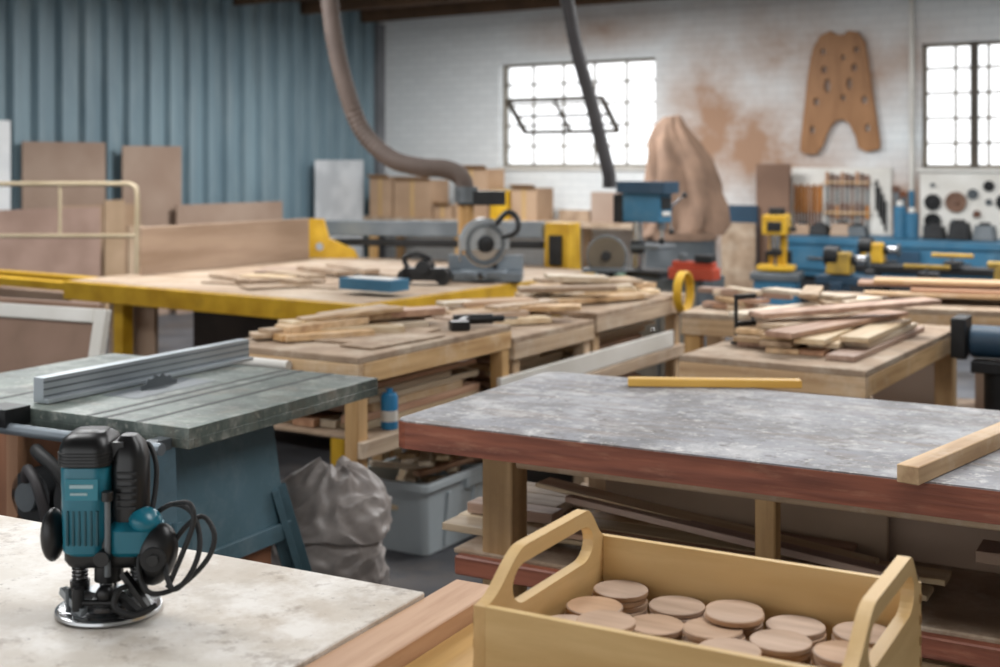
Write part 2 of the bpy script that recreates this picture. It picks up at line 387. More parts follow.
# ---------------- router bench ----------------
K=W(425,592,.9)
b=B('router_bench')
b.br(-1.5,0,-1.3,0,.885,.9,sheet)
b.br(-1.5,.0,-1.3,.0,.82,.885,woodU)
b.br(0.001,.085,-1.3,.10,.83,.893,beam_t)
b.br(.086,.2,-1.3,.08,.80,.865,bm_y)
b.br(.2,.77,-1.3,.05,.82,.865,woodU)
for x,y in [(-1.4,-.08),(.1,-.05),(.68,-.05),(-1.4,-1.2),(.1,-1.2),(.68,-1.2)]: b.br(x-.045,x+.045,y-.045,y+.045,0,.82,woodZ)
b.br(-1.4,.66,-.09,-.05,.2,.28,woodU)
b.done((K.x,K.y,0),-28,bevel=.002)

# tray
L_,W_,hb=.512,.395,.13
b=B('wooden_tray')
def endprof():
    o=[(0,0),(W_,0),(W_,hb)]
    n=14; hh=.054
    for i in range(n+1):
        t=i/n; o.append((W_-.003-t*.07, hb+hh*(.5-.5*math.cos(math.pi*t))))
    for i in range(n+1):
        t=i/n; o.append((.123-t*.12, hb+hh*(.5+.5*math.cos(math.pi*t))))
    o.append((0,hb)); return o
def slot():
    o=[];cx0,cx1,cz,r=.115,W_-.085,.132,.028
    for i in range(11):
        a=-math.pi/2+math.pi*i/10; o.append((cx1+r*math.cos(a)*1.3,cz+r*math.sin(a)))
    for i in range(11):
        a=math.pi/2+math.pi*i/10; o.append((cx0+r*math.cos(a)*1.3,cz+r*math.sin(a)))
    return o
R=Matrix(((0,0,1,0),(1,0,0,0),(0,1,0,0),(0,0,0,1)))
for x in (.009,L_-.009): b.shape(endprof(),[slot()],.018,Matrix.Translation((x,0,0))@R,boxe)
b.br(.018,L_-.018,0,.012,0,hb,boxm); b.br(.018,L_-.018,W_-.012,W_,0,hb,boxm)
b.br(.018,L_-.018,.012,W_-.012,.004,.014,boxm)
fj=mat('finger_joint','A67C45','946C3A',.6)
for x in (-.0003,L_+.0003):
    for yy in (.006,W_-.006):
        for k in range(4): b.box((x,yy,.018+k*.03),(.0015,.012,.013),fj)
bo=b.done((-.036,1.765,.866),-29,bevel=.0025,segs=2)
b=B('wooden_coasters')
random.seed(3)
nx=5
for i in range(nx):
    for j in range(4):
        x=.068+i*(L_-.136)/(nx-1); y=.062+j*(W_-.124)/3
        n_=random.choice([5,5,6,6]) if j>0 else random.choice([4,5])
        ox,oy=random.uniform(-.003,.003),random.uniform(-.003,.003)
        for l in range(n_):
            M=Matrix.Translation((x+ox+random.uniform(-.002,.002),y+oy+random.uniform(-.002,.002),.0145+l*.0088))
            b.lathe([(0,0),(.041,0),(.0425,.0012),(.0425,.0072),(.041,.0084),(0,.0084)],discm,M,40)
for (x,y,z) in [(.12,.17,.069),(.31,.15,.069),(.27,.29,.069)]:
    M=Matrix.Translation((x,y,z))
    b.lathe([(0,0),(.041,0),(.0425,.0012),(.0425,.0072),(.041,.0084),(0,.0084)],discm,M,40)
b.done((-.036,1.765,.866),-29)

# ---------------- router ----------------
b=B('plunge_router')
b.lathe([(0,0),(.079,0),(.081,.003),(.080,.008),(.074,.011),(.06,.009),(.05,.013),(.046,.02),(.03,.022),(.03,.03),(0,.03)],chrome,None,56)
b.loft([(rrect(.062,.026,.02),.012),(rrect(.058,.024,.02),.03),(rrect(.03,.02,.015),.036)],alu)
for x in (-.045,.045):
    b.cyl((x,0,.012),(x,0,.13),.0085,chrome)
    b.cyl((x,0,.028),(x,0,.05),.015,blk)
    for k in range(5): b.cyl((x,0,.05+k*.006),(x,0,.053+k*.006),.0125,blk)
b.cyl((0,0,.03),(0,0,.085),.014,chrome); b.cyl((0,0,.05),(0,0,.09),.022,blk); b.cyl((0,0,.0),(0,0,.03),.004,steel)
b.loft([(rrect(.058,.03,.02),.078),(rrect(.064,.036,.024),.088),(rrect(.064,.036,.024),.118),(rrect(.05,.034,.02),.126)],blk,None,True)
cx=-.028
b.loft([(rrect(.028,.034,.02,6,cx),.096),(rrect(.036,.042,.024,6,cx),.104),(rrect(.037,.044,.024,6,cx),.16),(rrect(.038,.045,.022,6,cx),.236),(rrect(.037,.044,.022,6,cx),.24)],teal,None,True)
for k in range(6):
    b.box((cx-.022+k*.009,-.0435,.145),(.0035,.004,.055),mat('dark_teal','13505E','10454F',.45))
b.box((cx,-.0455,.207),(.05,.002,.034),mat('router_badge','2A8497','257A8C',.35)); b.box((cx,-.047,.212),(.036,.001,.006),mat('badge_text','A8C4CA','98B6BC',.4)); b.box((cx-.004,-.047,.2),(.026,.001,.004),MC['badge_text'])
b.loft([(rrect(.038,.045,.022,6,cx),.24),(rrect(.041,.048,.022,6,cx),.243),(rrect(.040,.047,.022,6,cx),.268),(rrect(.036,.042,.022,6,cx),.283),(rrect(.026,.03,.02,6,cx),.292)],blk,None,True)
for k in range(4): b.loft([(rrect(.0415,.0485,.022,6,cx),.247+k*.005),(rrect(.0415,.0485,.022,6,cx),.2492+k*.005)],blkm)
b.loft([(rrect(.022,.028,.018,6,.036,-.004),.142),(rrect(.026,.03,.02,6,.036,-.004),.16),(rrect(.026,.03,.02,6,.035,-.002),.25),(rrect(.021,.024,.014,6,.033,0),.272),(rrect(.012,.014,.01,6,.032,0),.285)],blk,None,True)
b.box((.005,.0,.262),(.05,.05,.03),blk)
for k in range(6): b.box((.037,-.034,.175+k*.011),(.03,.004,.004),blkm)
b.loft([(rrect(.028,.034,.02,6,.036,-.004),.098),(rrect(.038,.04,.022,6,.044,-.006),.106),(rrect(.038,.04,.022,6,.044,-.006),.140),(rrect(.026,.03,.02,6,.040,-.004),.152)],teal,None,True)
b.ell((.062,-.02,.152),(.026,.03,.02),teal,ry=20)
b.cyl((.012,-.047,.07),(.012,-.047,.20),.0045,steel); b.cyl((.012,-.047,.19),(.012,-.047,.205),.009,blk)
b.cyl((.005,-.036,.1),(.005,-.058,.1),.012,blk)
b.cyl((-.05,0,.125),(-.08,0,.125),.013,blk); b.ell((-.084,-.008,.125),(.018,.026,.043),blk,26)
b.cyl((.05,-.01,.105),(.075,-.02,.10),.015,blk); b.ell((.082,-.028,.10),(.031,.028,.05),blk,28,ry=12)
b.cyl((.083,-.052,.1),(.084,-.06,.1),.019,blkm); b.cyl((.084,-.06,.1),(.084,-.063,.1),.009,blk)
b.beam((.035,-.045,.075),(.08,-.06,.022),.012,.01,blk); b.beam((.02,-.04,.045),(.06,-.055,.018),.014,.01,blkm)
b.beam((-.065,-.02,.04),(-.02,-.06,.018),.012,.012,alu); b.cyl((-.05,-.04,.012),(-.05,-.04,.05),.004,steel)
b.ell((0.01,-.052,.045),(.014,.012,.014),blk); b.cyl((-.03,-.055,.032),(.03,-.055,.032),.005,blk); b.cyl((-.03,-.055,.02),(-.03,-.055,.055),.009,blkm)
b.tube([(.03,.03,.24),(.05,.035,.262),(.068,.02,.23),(.07,0,.18),(.065,-.03,.13),(.06,-.05,.085),(.08,-.062,.05),(.12,-.05,.055),(.158,-.03,.09),(.168,-.02,.128),(.146,-.01,.155),(.115,-.02,.13),(.10,-.045,.09),(.115,-.06,.055),(.138,-.05,.075),(.148,-.03,.115),(.133,-.01,.158),(.10,0,.172),(.07,0,.155)],.0042,rubber,seg=10)
b.tube([(.10,0,.172),(.13,-.02,.178),(.138,-.03,.15),(.122,-.04,.10),(.105,-.055,.055)],.0042,rubber)
b.tube([(.06,-.03,.05),(.035,-.06,.055),(.03,-.07,.03),(.06,-.07,.018),(.09,-.06,.03)],.005,rubber)
r=W(109,611,.9)
ob=b.done((r.x,r.y,.901),0,bevel=.0015,segs=2); ob.scale=(1,1,.96)

# ---------------- table saw ----------------
b=B('table_saw')
TL,TD=1.15,.89
b.br(-TL,0,0,TD,.87,.9,cast)
for (x0,x1,y0,y1) in [(-TL,0,0,.02),(-TL,0,TD-.02,TD),(-.02,0,.02,TD-.02),(-TL,-TL+.02,.02,TD-.02)]:
    b.br(x0,x1,y0,y1,.845,.87,cast)
dk=mat('slot_dark','2A302E','222725',.5,metal=.3)
for x in (-.78,-.36,-.30,-.18): b.br(x-.009,x+.009,.001,TD-.001,.8995,.9012,dk)
b.br(-.56,-.42,.25,.6,.899,.9013,steel)
Nn=48; out=[]
for i in range(Nn):
    a=2*math.pi*i/Nn; rr=.125 if i%2 else .116; out.append((rr*math.cos(a),rr*math.sin(a)))
b.shape(out,[circ(0,0,.012,12)],.003,Matrix.Translation((-.51,.44,.815))@R,steel)
fy0,fy1=.06,.98
b.br(-.635,-.595,fy0,fy1,.903,.975,alu); b.br(-.594,-.575,fy0,fy1,.903,.915,alu)
for z in (.92,.94,.96): b.br(-.5955,-.5925,fy0,fy1,z,z+.005,steel)
b.br(-.68,-.58,-.09,.0,.86,.91,blk); b.cyl((-.63,-.09,.89),(-.63,-.15,.86),.012,blk)
b.cyl((-1.15,-.07,.855),(-.03,-.07,.855),.016,alud)
b.br(-1.1,-1.06,-.07,0,.84,.87,steel); b.br(-.1,-.06,-.07,0,.84,.87,steel)
x0,x1,y0,y1=-.5,-.12,.08,.5
vs=[(x0,y0,.845),(x1,y0,.845),(x1,y1,.845),(x0,y1,.845),(x0-.02,y0-.02,.5),(x1+.03,y0-.02,.5),(x1+.03,y1+.03,.5),(x0-.02,y1+.03,.5)]
b.add(vs,[(0,1,2,3),(4,7,6,5),(0,4,5,1),(1,5,6,2),(2,6,7,3),(3,7,4,0)],tealm)
for (xa,ya,xb,yb) in [(x0,y0,x0-.08,y0-.06),(x1,y0,x1+.12,y0-.06),(x1,y1,x1+.12,y1+.14),(x0,y1,x0-.08,y1+.14)]:
    b.beam((xa,ya,.62),(xb,yb,0.0),.08,.02,tealm); b.beam((xa,ya,.62),(xb,yb,0.0),.02,.08,tealm)
b.br(x0-.05,x1+.06,y0-.03,y0-.01,.3,.36,tealm); b.br(x1+.05,x1+.07,y0-.03,y1+.04,.3,.36,tealm); b.br(x1+.03,x1+.045,y0-.03,y1+.04,.47,.52,tealm)
bp=mat('brown_ply','9A6A4E','835B42',.6,scale=1.5,stretch=(8,8,1))
bp2=mat('brown_ply_light','B48A6C','9C7457',.65,scale=1.5,stretch=(8,8,1))
b.br(x1+.0,x1+.02,y0+.03,y1-.03,.02,.5,bp)
b.br(x0+.02,x1-.02,y0+.005,y0+.02,.1,.5,bp)
b.br(-1.12,-1.09,.05,.8,0,.845,bp)
b.br(-.78,-.72,-.02,.03,0,.845,bp2); b.br(-.72,-.655,.0,.02,0,.845,bp); b.br(-.655,-.61,-.02,.03,0,.845,bp2); b.br(-1.0,-.78,.0,.02,0,.6,bp)
b.cyl((-.56,.2,.66),(-.56,-.02,.66),.075,blkm); b.cyl((-.56,-.02,.66),(-.56,-.04,.66),.04,steel)
b.cyl((-.38,.06,.66),(-.38,-.02,.66),.09,blkm); b.cyl((-.38,-.02,.66),(-.38,-.05,.66),.03,chrome)
b.tube([(-.5,-.05,.80),(-.44,-.1,.81),(-.36,-.1,.76),(-.34,-.08,.66),(-.44,-.1,.6),(-.5,-.08,.5),(-.52,-.06,.2),(-.54,-.06,.04)],.018,rubber)
b.tube([(-.53,-.06,.72),(-.48,-.1,.76),(-.42,-.12,.72),(-.41,-.1,.6),(-.5,-.09,.52),(-.53,-.07,.4)],.015,hosed)
b.done((-.81,3.39,0),-28,bevel=.003)

# ---------------- long storage bench ----------------
N0=(-.502,4.6,0); TN=-31
def nb(u,v,z=0):
    p=Matrix.Rotation(math.radians(TN),4,'Z')@Vector((u,v,0)); return (N0[0]+p.x,N0[1]+p.y,z)
b=B('storage_workbench')
w=.69
b.br(-w,0,0,1.07,.875,.9,chip); b.br(-w,0,0,.035,.80,.875,woodU); b.br(-.035,0,.035,1.07,.80,.875,woodV)
b.br(-w,-w+.035,.035,1.07,.8,.875,woodV)
b.br(-w,.01,1.075,1.83,.82,.845,chip); b.br(-.03,.01,1.075,1.83,.75,.82,woodV)
b.br(-w,.02,1.835,2.9,.85,.875,chip); b.br(-.03,.02,1.835,2.9,.78,.85,woodV)
for y,h in ((.035,.80),(1.03,.80),(1.12,.75),(1.78,.75),(1.88,.78),(2.85,.78)):
    for x in (-.035,-w+.035): b.br(x-.03,x+.03,y-.03,y+.03,0,h,woodZ)
b.br(-w,0,.07,2.9,.585,.6,chip); b.br(-.004,.02,0,2.9,.54,.6,woodV)
b.br(-w,0,1.6,2.9,.18,.2,chip)
b.done(N0,TN,bevel=.003)
b=B('stored_timber')
stack(b,-.6,-.09,.1,1.0,.602,.77,[woodV,pinkV,paleV],jit=.12)
stack(b,-.6,-.1,1.17,1.75,.602,.72,[woodV,pinkV,paleV],jit=.1)
stack(b,-.6,-.1,1.95,2.8,.602,.75,[woodV,pinkV,paleV],jit=.1)
b.br(-.002,.018,.95,2.75,.605,.69,white)
b.done(N0,TN,bevel=.002)
b=B('low_stored_timber')
stack(b,-.62,-.1,1.65,2.7,.202,.5,[woodV,pinkV,paleV],jit=.1)
b.done(N0,TN,bevel=.002)
b=B('timber_offcuts')
random.seed(11)
scraps(b,-.56,-.34,.25,.8,.902,26,[woodV,woodU,paleU,pinkU],L=(.25,.5),w=(.07,.13),layer=.02,rz=14,tilt=3,base=62)
b.box((-.3,.5,.906),(.35,.5,.008),chip,rz=8)
b.box((-.13,.4,.906),(.16,.45,.007),chip,rz=-4)
b.done(N0,TN,bevel=.002)
b=B('timber_offcuts')
scraps(b,-.5,-.22,1.3,1.65,.847,18,[woodV,woodU,paleU,cardb],L=(.3,.6),w=(.08,.16),layer=.025,rz=25,tilt=3,base=50)
b.done(N0,TN,bevel=.002)
b=B('timber_offcuts')
scraps(b,-.48,-.18,2.05,2.65,.877,22,[woodV,paleV,paleU,chip],L=(.3,.6),w=(.09,.18),layer=.025,rz=25,tilt=3,base=60)
b.done(N0,TN,bevel=.002)
b=B('white_paper_roll'); b.cyl((-.66,-.021,.85),(-.3,-.021,.85),.019,white); b.cyl((-.67,-.021,.85),(-.66,-.021,.85),.01,steel); b.done(N0,TN)
b=B('cordless_drill')
b.cyl((-.1,0,.03),(.07,0,.03),.022,blk); b.cyl((.07,0,.03),(.12,0,.03),.014,blkm); b.cyl((.12,0,.03),(.18,0,.03),.004,steel)
b.beam((-.04,0,.028),(-.09,-.09,.025),.03,.034,blk); b.box((-.1,-.11,.02),(.08,.06,.038),blk)
b.done(nb(-.1,.95,.901),15,bevel=.005,segs=2)
b=B('spray_can')
b.lathe([(0,0),(.03,0),(.032,.004),(.032,.12),(.026,.132),(.012,.136),(.012,.15),(0,.15)],paintblue,None,28)
b.lathe([(.0325,.03),(.0325,.07)],white,None,28)
b.done(nb(-.045,.25,.601))
b=B('plastic_storage_bin')
b.loft([(rrect(.17,.33,.03),0),(rrect(.19,.37,.03),.27),(rrect(.21,.39,.03),.27),(rrect(.21,.39,.03),.30),(rrect(.185,.36,.03),.30),(rrect(.16,.32,.03),.02)],binm)
for y in (-.2,0,.2): b.box((.185,y,.13),(.01,.02,.22),binm,ry=5)
b.box((.2,0,.25),(.02,.16,.04),binm)
scr=random.Random(5)
for i in range(20):
    b.box((scr.uniform(-.06,.08),scr.uniform(-.2,.2),.2+i*.01),(.05,scr.uniform(.25,.4),.02),scr.choice([woodV,paleV,paleV,pinkV]),rz=scr.uniform(-50,50),rx=scr.uniform(-18,18))
b.done(nb(-.32,.98,.001),TN,bevel=.003)
# crumpled sack
b=B('rubbish_sack'); vs=[];fs=[];sg=140;rows=80
for j in range(rows):
    t=j/(rows-1)
    if t<.08: base=.15+.55*t
    elif t<.6: base=.194+.01*math.sin((t-.08)*9)
    else: base=.198*math.sqrt(max(0,1-((t-.6)/.41)**2.2))
    base=max(base,.012)
    for i in range(sg):
        a=2*math.pi*i/sg
        P=Vector((math.cos(a)*.2,math.sin(a)*.2,t*.6))
        n1=noise.noise(P*5+Vector((3,1,7)))
        warp=Vector((noise.noise(P*6),noise.noise(P*6+Vector((9,0,0))),0))*.09
        rid=1-abs(noise.noise((P+warp)*11))*2.2
        rid2=1-abs(noise.noise((P+warp)*24+Vector((5,5,5))))*2
        fade=1 if t>.04 else .3
        rr=base*(1+fade*(.20*n1+.075*rid+.028*rid2))
        zz=.56*t+.05*noise.noise(P*7+Vector((0,4,0)))*t+.02*rid*t
        vs.append((rr*math.cos(a)*1.04+.05*t*t,rr*math.sin(a)*.82,max(0,zz)))
for j in range(rows-1):
    for i in range(sg):
        k=(i+1)%sg; fs.append((j*sg+i,j*sg+k,(j+1)*sg+k,(j+1)*sg+i))
fs.append(tuple(range(sg))[::-1]); fs.append(tuple((rows-1)*sg+i for i in range(sg)))
b.add(vs,fs,bagm,None,True)
b.done((-.61,4.40,.001))

# ---------------- panel saw table ----------------
Fp=Vector((-.77,6.41,0)); TY=-34
b=B('panel_saw_table')
b.br(-2.1,0.12,0,2.3,.885,.9,ply)
b.br(-2.12,.14,-.03,.04,.79,.895,ylw); b.br(.08,.14,.04,2.3,.80,.895,ylw); b.br(-2.12,-2.05,.04,2.3,.80,.885,ylw); b.br(-2.05,.08,2.24,2.3,.80,.885,ylw)
b.br(-3.4,-2.12,.02,.09,.83,.88,ylw); b.br(-3.4,-2.12,.3,.36,.83,.88,ylw)
for x in (-1.75,-.1):
    for y in (.1,2.1): b.br(x-.04,x+.04,y-.04,y+.04,0,.79,ylw)
b.br(-3.3,-3.24,.05,.35,0,.83,ylw)
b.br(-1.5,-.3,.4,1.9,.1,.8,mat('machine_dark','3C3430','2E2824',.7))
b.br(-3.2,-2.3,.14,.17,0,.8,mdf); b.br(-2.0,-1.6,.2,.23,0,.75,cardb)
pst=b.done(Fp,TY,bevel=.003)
b=B('wooden_side_panel'); b.br(-2.03,-2.005,.45,1.95,.901,1.19,sidep); b.done(Fp,TY,bevel=.002)
b=B('sheet_offcuts'); random.seed(21)
for k,(x,y,a,l,w2) in enumerate([(-.9,.6,10,.9,.5),(-.9,1.5,-8,.9,.5),(-1.4,1.2,30,.5,.35),(-.75,.4,60,.5,.2)]):
    b.box((x,y,.906+k*.0012),(l,w2,.008),[chip,ply,mdf,chip][k],rz=a)
scraps(b,-1.2,-.8,.4,1.3,.913,8,[paleU,woodU,chip],L=(.3,.6),w=(.06,.14),layer=.0,rz=30)
b.done(Fp,TY)
b=B('blue_box'); b.box((0,0,.035),(.34,.16,.06),bluem); b.box((0,0,.066),(.28,.1,.002),white); p=D(366,297,6.35); b.done((p.x+.0,6.75,.922),-34,bevel=.004)
b=B('sliding_saw_fence')
p=Vector((-1.29,9.6,1.1)); q=Vector((.3,8.75,1.13))
b.beam(p,q,.06,.11,alud); b.beam(p+Vector((0,-.04,-.1)),q+Vector((0,-.04,-.1)),.05,.05,blkm)
sh=[(0,0),(.42,0),(.38,.08),(.2,.16),(.16,.3),(.02,.3)]
b.shape(sh,[circ(.13,.1,.03)],.05,Matrix.Translation((-1.42,9.3,.88))@Matrix.Rotation(math.radians(90),4,'X'),ylw)
b.box((.42,8.72,.59),(.22,.22,1.18),ylw,rz=-30,taper=.8)
b.box((.42,8.72,1.0),(.09,.24,.2),blkm,rz=-30)
b.br(-1.4,-1.3,9.25,9.35,0,.9,ylw)
ob=b.done(bevel=.005)
ob.parent=pst; ob.matrix_parent_inverse=(Matrix.Translation(Fp)@Matrix.Rotation(math.radians(TY),4,'Z')).inverted()

# mitre saw: base, turntable, pivot arm, blade, upper guard, motor, D handle
b=B('mitre_saw')
b.box((0,0,.03),(.44,.22,.05),alud); b.cyl((0,-.03,.03),(0,-.03,.065),.14,alud,seg=36); b.box((0,.08,.1),(.44,.02,.09),alud)
b.beam((0,-.03,.045),(0,-.22,.04),.06,.03,alud); b.cyl((0,-.22,.04),(0,-.27,.06),.014,blk)
M=Matrix.Translation((.0,-.01,.215))@Matrix.Rotation(math.radians(28),4,'Z')@Matrix.Rotation(math.radians(90),4,'X')
up=[(0.15*math.cos(math.radians(a)),.15*math.sin(math.radians(a))) for a in range(-15,200,8)]
b.shape(up+[(-.12,-.03),(.12,-.03)],[],.045,M,alu)
b.shape(circ(0,0,.135,48),[circ(0,0,.01,8)],.003,M@Matrix.Translation((0,0,.012)),chrome)
b.lathe([(0,.02),(.05,.02),(.05,.035),(.02,.045),(0,.045)],blkm,M,28)
b.lathe([(.095,.0225),(.11,.026),(.125,.0225)],steel,M,36)
b.lathe([(0,-.02),(.055,-.02),(.055,-.15),(.04,-.17),(0,-.17)],blk,M,28)
b.beam((.05,.1,.06),(.02,.04,.3),.06,.05,blkm)
b.tube([(.07,-.05,.33),(.14,-.06,.40),(.20,-.09,.36),(.19,-.11,.29),(.11,-.08,.26)],.017,blk)
b.cyl((-.15,.08,.1),(-.15,.08,.26),.012,chrome)
b.done((-.09,7.52,.901),-5,bevel=.003)
b=B('belt_sander')
b.box((0,0,.06),(.24,.1,.07),blkm); b.cyl((-.11,-.05,.045),(-.11,.05,.045),.042,blk); b.cyl((.11,-.05,.045),(.11,.05,.045),.042,blk)
b.cyl((0,-.08,.1),(0,.08,.1),.04,blk); b.tube([(-.1,0,.09),(-.12,0,.15),(-.05,0,.17),(.03,0,.14)],.015,blk)
b.done((-.42,7.3,.901),-10,bevel=.004)

b=B('dust_extraction_hose')
pts=[D(x,y,Y) for x,y,Y in [(318,-118,8.5),(326,-40,8.5),(333,30,8.5),(345,85,8.5),(362,130,8.5),(390,158,8.4),(420,167,8.3),(445,169,8.25),(461,177,8.2),(466,194,8.2)]]
b.tube(pts,.058,hosem,seg=16,sub=16,rib=.06,ribn=2)
p=D(466,190,8.2)
b.cyl((p.x,p.y,p.z-.08),(p.x,p.y,p.z+.02),.075,steel)
b.box((p.x+.1,p.y,p.z-.05),(.3,.12,.09),blkm)
b.cyl((p.x,p.y,.901),(p.x,p.y,p.z-.08),.05,woodZ)
b.done()
b=B('overhead_duct_hose')
pts=[D(x,y,9.3) for x,y in [(545,-102),(565,-10),(577,50),(592,105),(603,150),(609,175),(609,188)]]
b.tube(pts,.048,hosed,seg=14,sub=14,rib=.04,ribn=2)
b.done()

p0=D(668,0,8.9)
b=B('machine_cabinet')
b.box((0,0,.4),(.62,.45,.8),steel); b.box((-.12,-.23,.42),(.26,.015,.6),mat('cab_door','85817A','726E68',.5)); b.box((.16,-.23,.42),(.26,.015,.6),MC['cab_door'])
b.cyl((-.02,-.24,.45),(-.02,-.26,.45),.012,chrome)
b.done((p0.x+.03,9.0,0),-32,bevel=.005)
b=B('drill_press')
b.box((0,-.02,.02),(.26,.32,.04),blkm); b.cyl((0,.08,.04),(0,.08,.58),.035,chrome)
b.box((0,-.05,.2),(.24,.24,.03),steel); b.cyl((0,.08,.15),(0,.08,.24),.05,blkm)
b.box((0,0,.47),(.16,.30,.2),bluem)
b.shape([(-.1,-.2),(.1,-.2),(.12,-.1),(.11,.16),(.06,.22),(-.06,.22),(-.11,.16),(-.12,-.1)],[],.08,Matrix.Translation((0,0,.61)),dblue)
b.cyl((0,.2,.36),(0,.2,.56),.07,blkm)
b.cyl((0,-.12,.32),(0,-.12,.40),.03,steel); b.cyl((0,-.12,.25),(0,-.12,.33),.015,chrome); b.cyl((0,-.12,.22),(0,-.12,.26),.02,blkm)
b.cyl((.08,-.1,.46),(.13,-.1,.46),.03,blkm)
for k in range(3):
    a=k*2.09+.4; b.cyl((.12,-.1,.46),(.12,-.1+.16*math.cos(a),.46+.16*math.sin(a)),.008,chrome); b.ell((.12,-.1+.16*math.cos(a),.46+.16*math.sin(a)),(.02,.02,.02),blk)
b.box((0,-.155,.5),(.12,.01,.08),blkm); b.box((0,-.157,.43),(.1,.01,.03),white)
b.done((D(645,0,8.95).x+.02,9.0,.801),50,bevel=.008)
b=B('red_machine_base')
b.box((0,0,.04),(.32,.14,.08),red); b.box((0,0,.1),(.3,.07,.04),red); b.cyl((-.08,0,.1),(-.08,0,.17),.03,steel); b.box((.08,0,.14),(.12,.1,.05),blkm)
b.done((1.30,8.70,.801),-32,bevel=.006)
b=B('disc_sander')
b.box((0,.12,.42),(.26,.26,.84),mat('sander_stand','4A5A62','3F4E55',.5)); b.box((0,.12,.87),(.18,.26,.06),greenp)
b.cyl((0,.26,1.02),(0,.05,1.02),.07,greenp); b.cyl((0,.05,1.02),(0,.02,1.02),.125,steel,seg=40); b.cyl((0,.02,1.02),(0,.015,1.02),.115,mat('abrasive','6E6353','5E5548',.9),seg=40)
b.cyl((0,.015,1.02),(0,.0,1.02),.03,blk)
b.box((0,-.05,.94),(.26,.12,.02),steel); b.box((0,-.02,.88),(.04,.1,.1),steel)
b.done((.64,7.85,0),-12,bevel=.004)
b=B('yellow_hose_coil')
p=D(674,291,7.0)
for k in range(4):
    b.tube([(p.x+.03+.01*k+.045*math.cos(a),p.y-.05+.07*math.cos(a),p.z+.105*math.sin(a)) for a in [i*math.pi/6 for i in range(12)]],.008,ylw,closed=True,sub=3)
b.done()

b=B('dust_collector_bag'); vs=[];fs=[];sg=72
prof=[(.02,2.02),(.08,2.0),(.14,1.92),(.21,1.78),(.27,1.6),(.31,1.38),(.34,1.18),(.36,1.0),(.35,.9)]
for j,(r_,z) in enumerate(prof):
    for i in range(sg):
        a=2*math.pi*i/sg; rr=r_*(1+.16*math.sin(a*6+j*.5)*(.4+j/9)+.07*math.sin(a*13-j))
        vs.append((rr*math.cos(a)+.05*(1-z/2.1)-.06*math.sin(j*.8),rr*math.sin(a)*.8,z))
for j in range(len(prof)-1):
    for i in range(sg):
        k=(i+1)%sg; fs.append((j*sg+i,(j+1)*sg+i,(j+1)*sg+k,j*sg+k))
fs.append(tuple(range(sg)))
b.add(vs,fs,cloth,None,True)
b.cyl((.03,0,.3),(.03,0,.93),.33,steel,seg=40); b.cyl((.03,0,.86),(.03,0,.93),.345,cloth,seg=40)
for a in (0,2.1,4.2): b.cyl((.03+.28*math.cos(a),.28*math.sin(a),0),(.03+.28*math.cos(a),.28*math.sin(a),.3),.02,blkm)
b.done((D(677,0,12.2).x,12.2,0))

b=B('back_counter'); b.br(.4,4.6,-.75,-.1,.87,.92,chip)
for x in (.5,1.8,3.2,4.5): b.br(x-.04,x+.04,-.72,-.64,0,.87,woodZ); b.br(x-.04,x+.04,-.2,-.12,0,.87,woodZ)
b.br(.42,4.58,-.7,-.14,.35,.38,chip)
room(b)
def wallbox(name,pa,pb,ytop,m,base=.921,dep=.35,off=.5,flaps=True):
    u0=bw(pa,0,off)[0]; u1=bw(pb,0,off)[0]; z=bw((pa+pb)/2,ytop,off)[1]
    b=B(name); b.br(u0,u1,-off-dep/2,-off+dep/2,base,z,m)
    if flaps:
        b.box(((u0+u1)/2,-off-dep/2-.03,z+.02),(u1-u0,.004,.09),m,rx=60); b.box(((u0+u1)/2,-off-dep/2-.003,(z+base)/2),(.05,.004,z-base),mat('tape','C0A070','B09060',.4))
    room(b)
wallbox('cardboard_box',379,400,178,cardb); wallbox('cardboard_box',403,440,180,cardb); wallbox('cardboard_box',464,496,169,cardb)
wallbox('yellow_crate',499,516,190,ylw,flaps=False); wallbox('cardboard_box',520,545,188,cardb); wallbox('plywood_offcut',592,622,192,mdf,flaps=False,dep=.05)
wallbox('cardboard_box',443,460,205,cardb); wallbox('plywood_offcut',560,590,210,chip,flaps=False,dep=.05)
u0=bw(757,0,.2)[0];u1=bw(790,0,.2)[0]
dbr=mat('dark_hardboard','806452','6E5444',.75,scale=2)
b=B('leaning_board'); b.br(u0,u1,-.22,-.19,0,1.56,dbr); room(b)
u0=bw(722,0,.3)[0];u1=bw(756,0,.3)[0]
b=B('leaning_board'); b.br(u0,u1,-.32,-.29,0,.95,chip); room(b)
b=B('leaning_board'); b.br(u0-.02,u1,-.26,-.24,0,1.13,dblue); room(b)

def wshape(name,outpx,holes,th,off,m):
    b=B(name); o=[bw(x,y) for x,y in outpx]; hs=[[bw(x,y) for x,y in h] for h in holes]
    M=Matrix.Translation((0,-off,0))@Matrix.Rotation(math.radians(90),4,'X')
    b.shape(o,hs,th,M,m); room(b,bevel=.004)
tpl=[(812,60),(815,48),(822,36),(832,31),(838,35),(845,35),(850,31),(859,32),(866,42),(869,60),(874,95),(878,120),(881,140),(881,149),(868,152),(860,148),(857,136),(851,124),(844,119),(836,122),(829,132),(824,146),(818,154),(806,154),(802,150),(803,135),(806,110),(809,80)]
hl=[circ(x,y,r,14,ry) for x,y,r,ry in [(825,52,2.5,3),(858,50,2.5,3),(826,70,3,4),(856,68,3,4),(845,58,2,3),(829,86,3.5,7),(851,84,3,6),(818,102,3,4),(866,100,3,4),(845,98,2.5,3),(814,130,2.5,4),(869,128,2.5,4)]]
wshape('wooden_template',tpl,hl,.05,.03,mat('template_wood','9E7148','875D36',.55,scale=2,stretch=(5,1,1)))

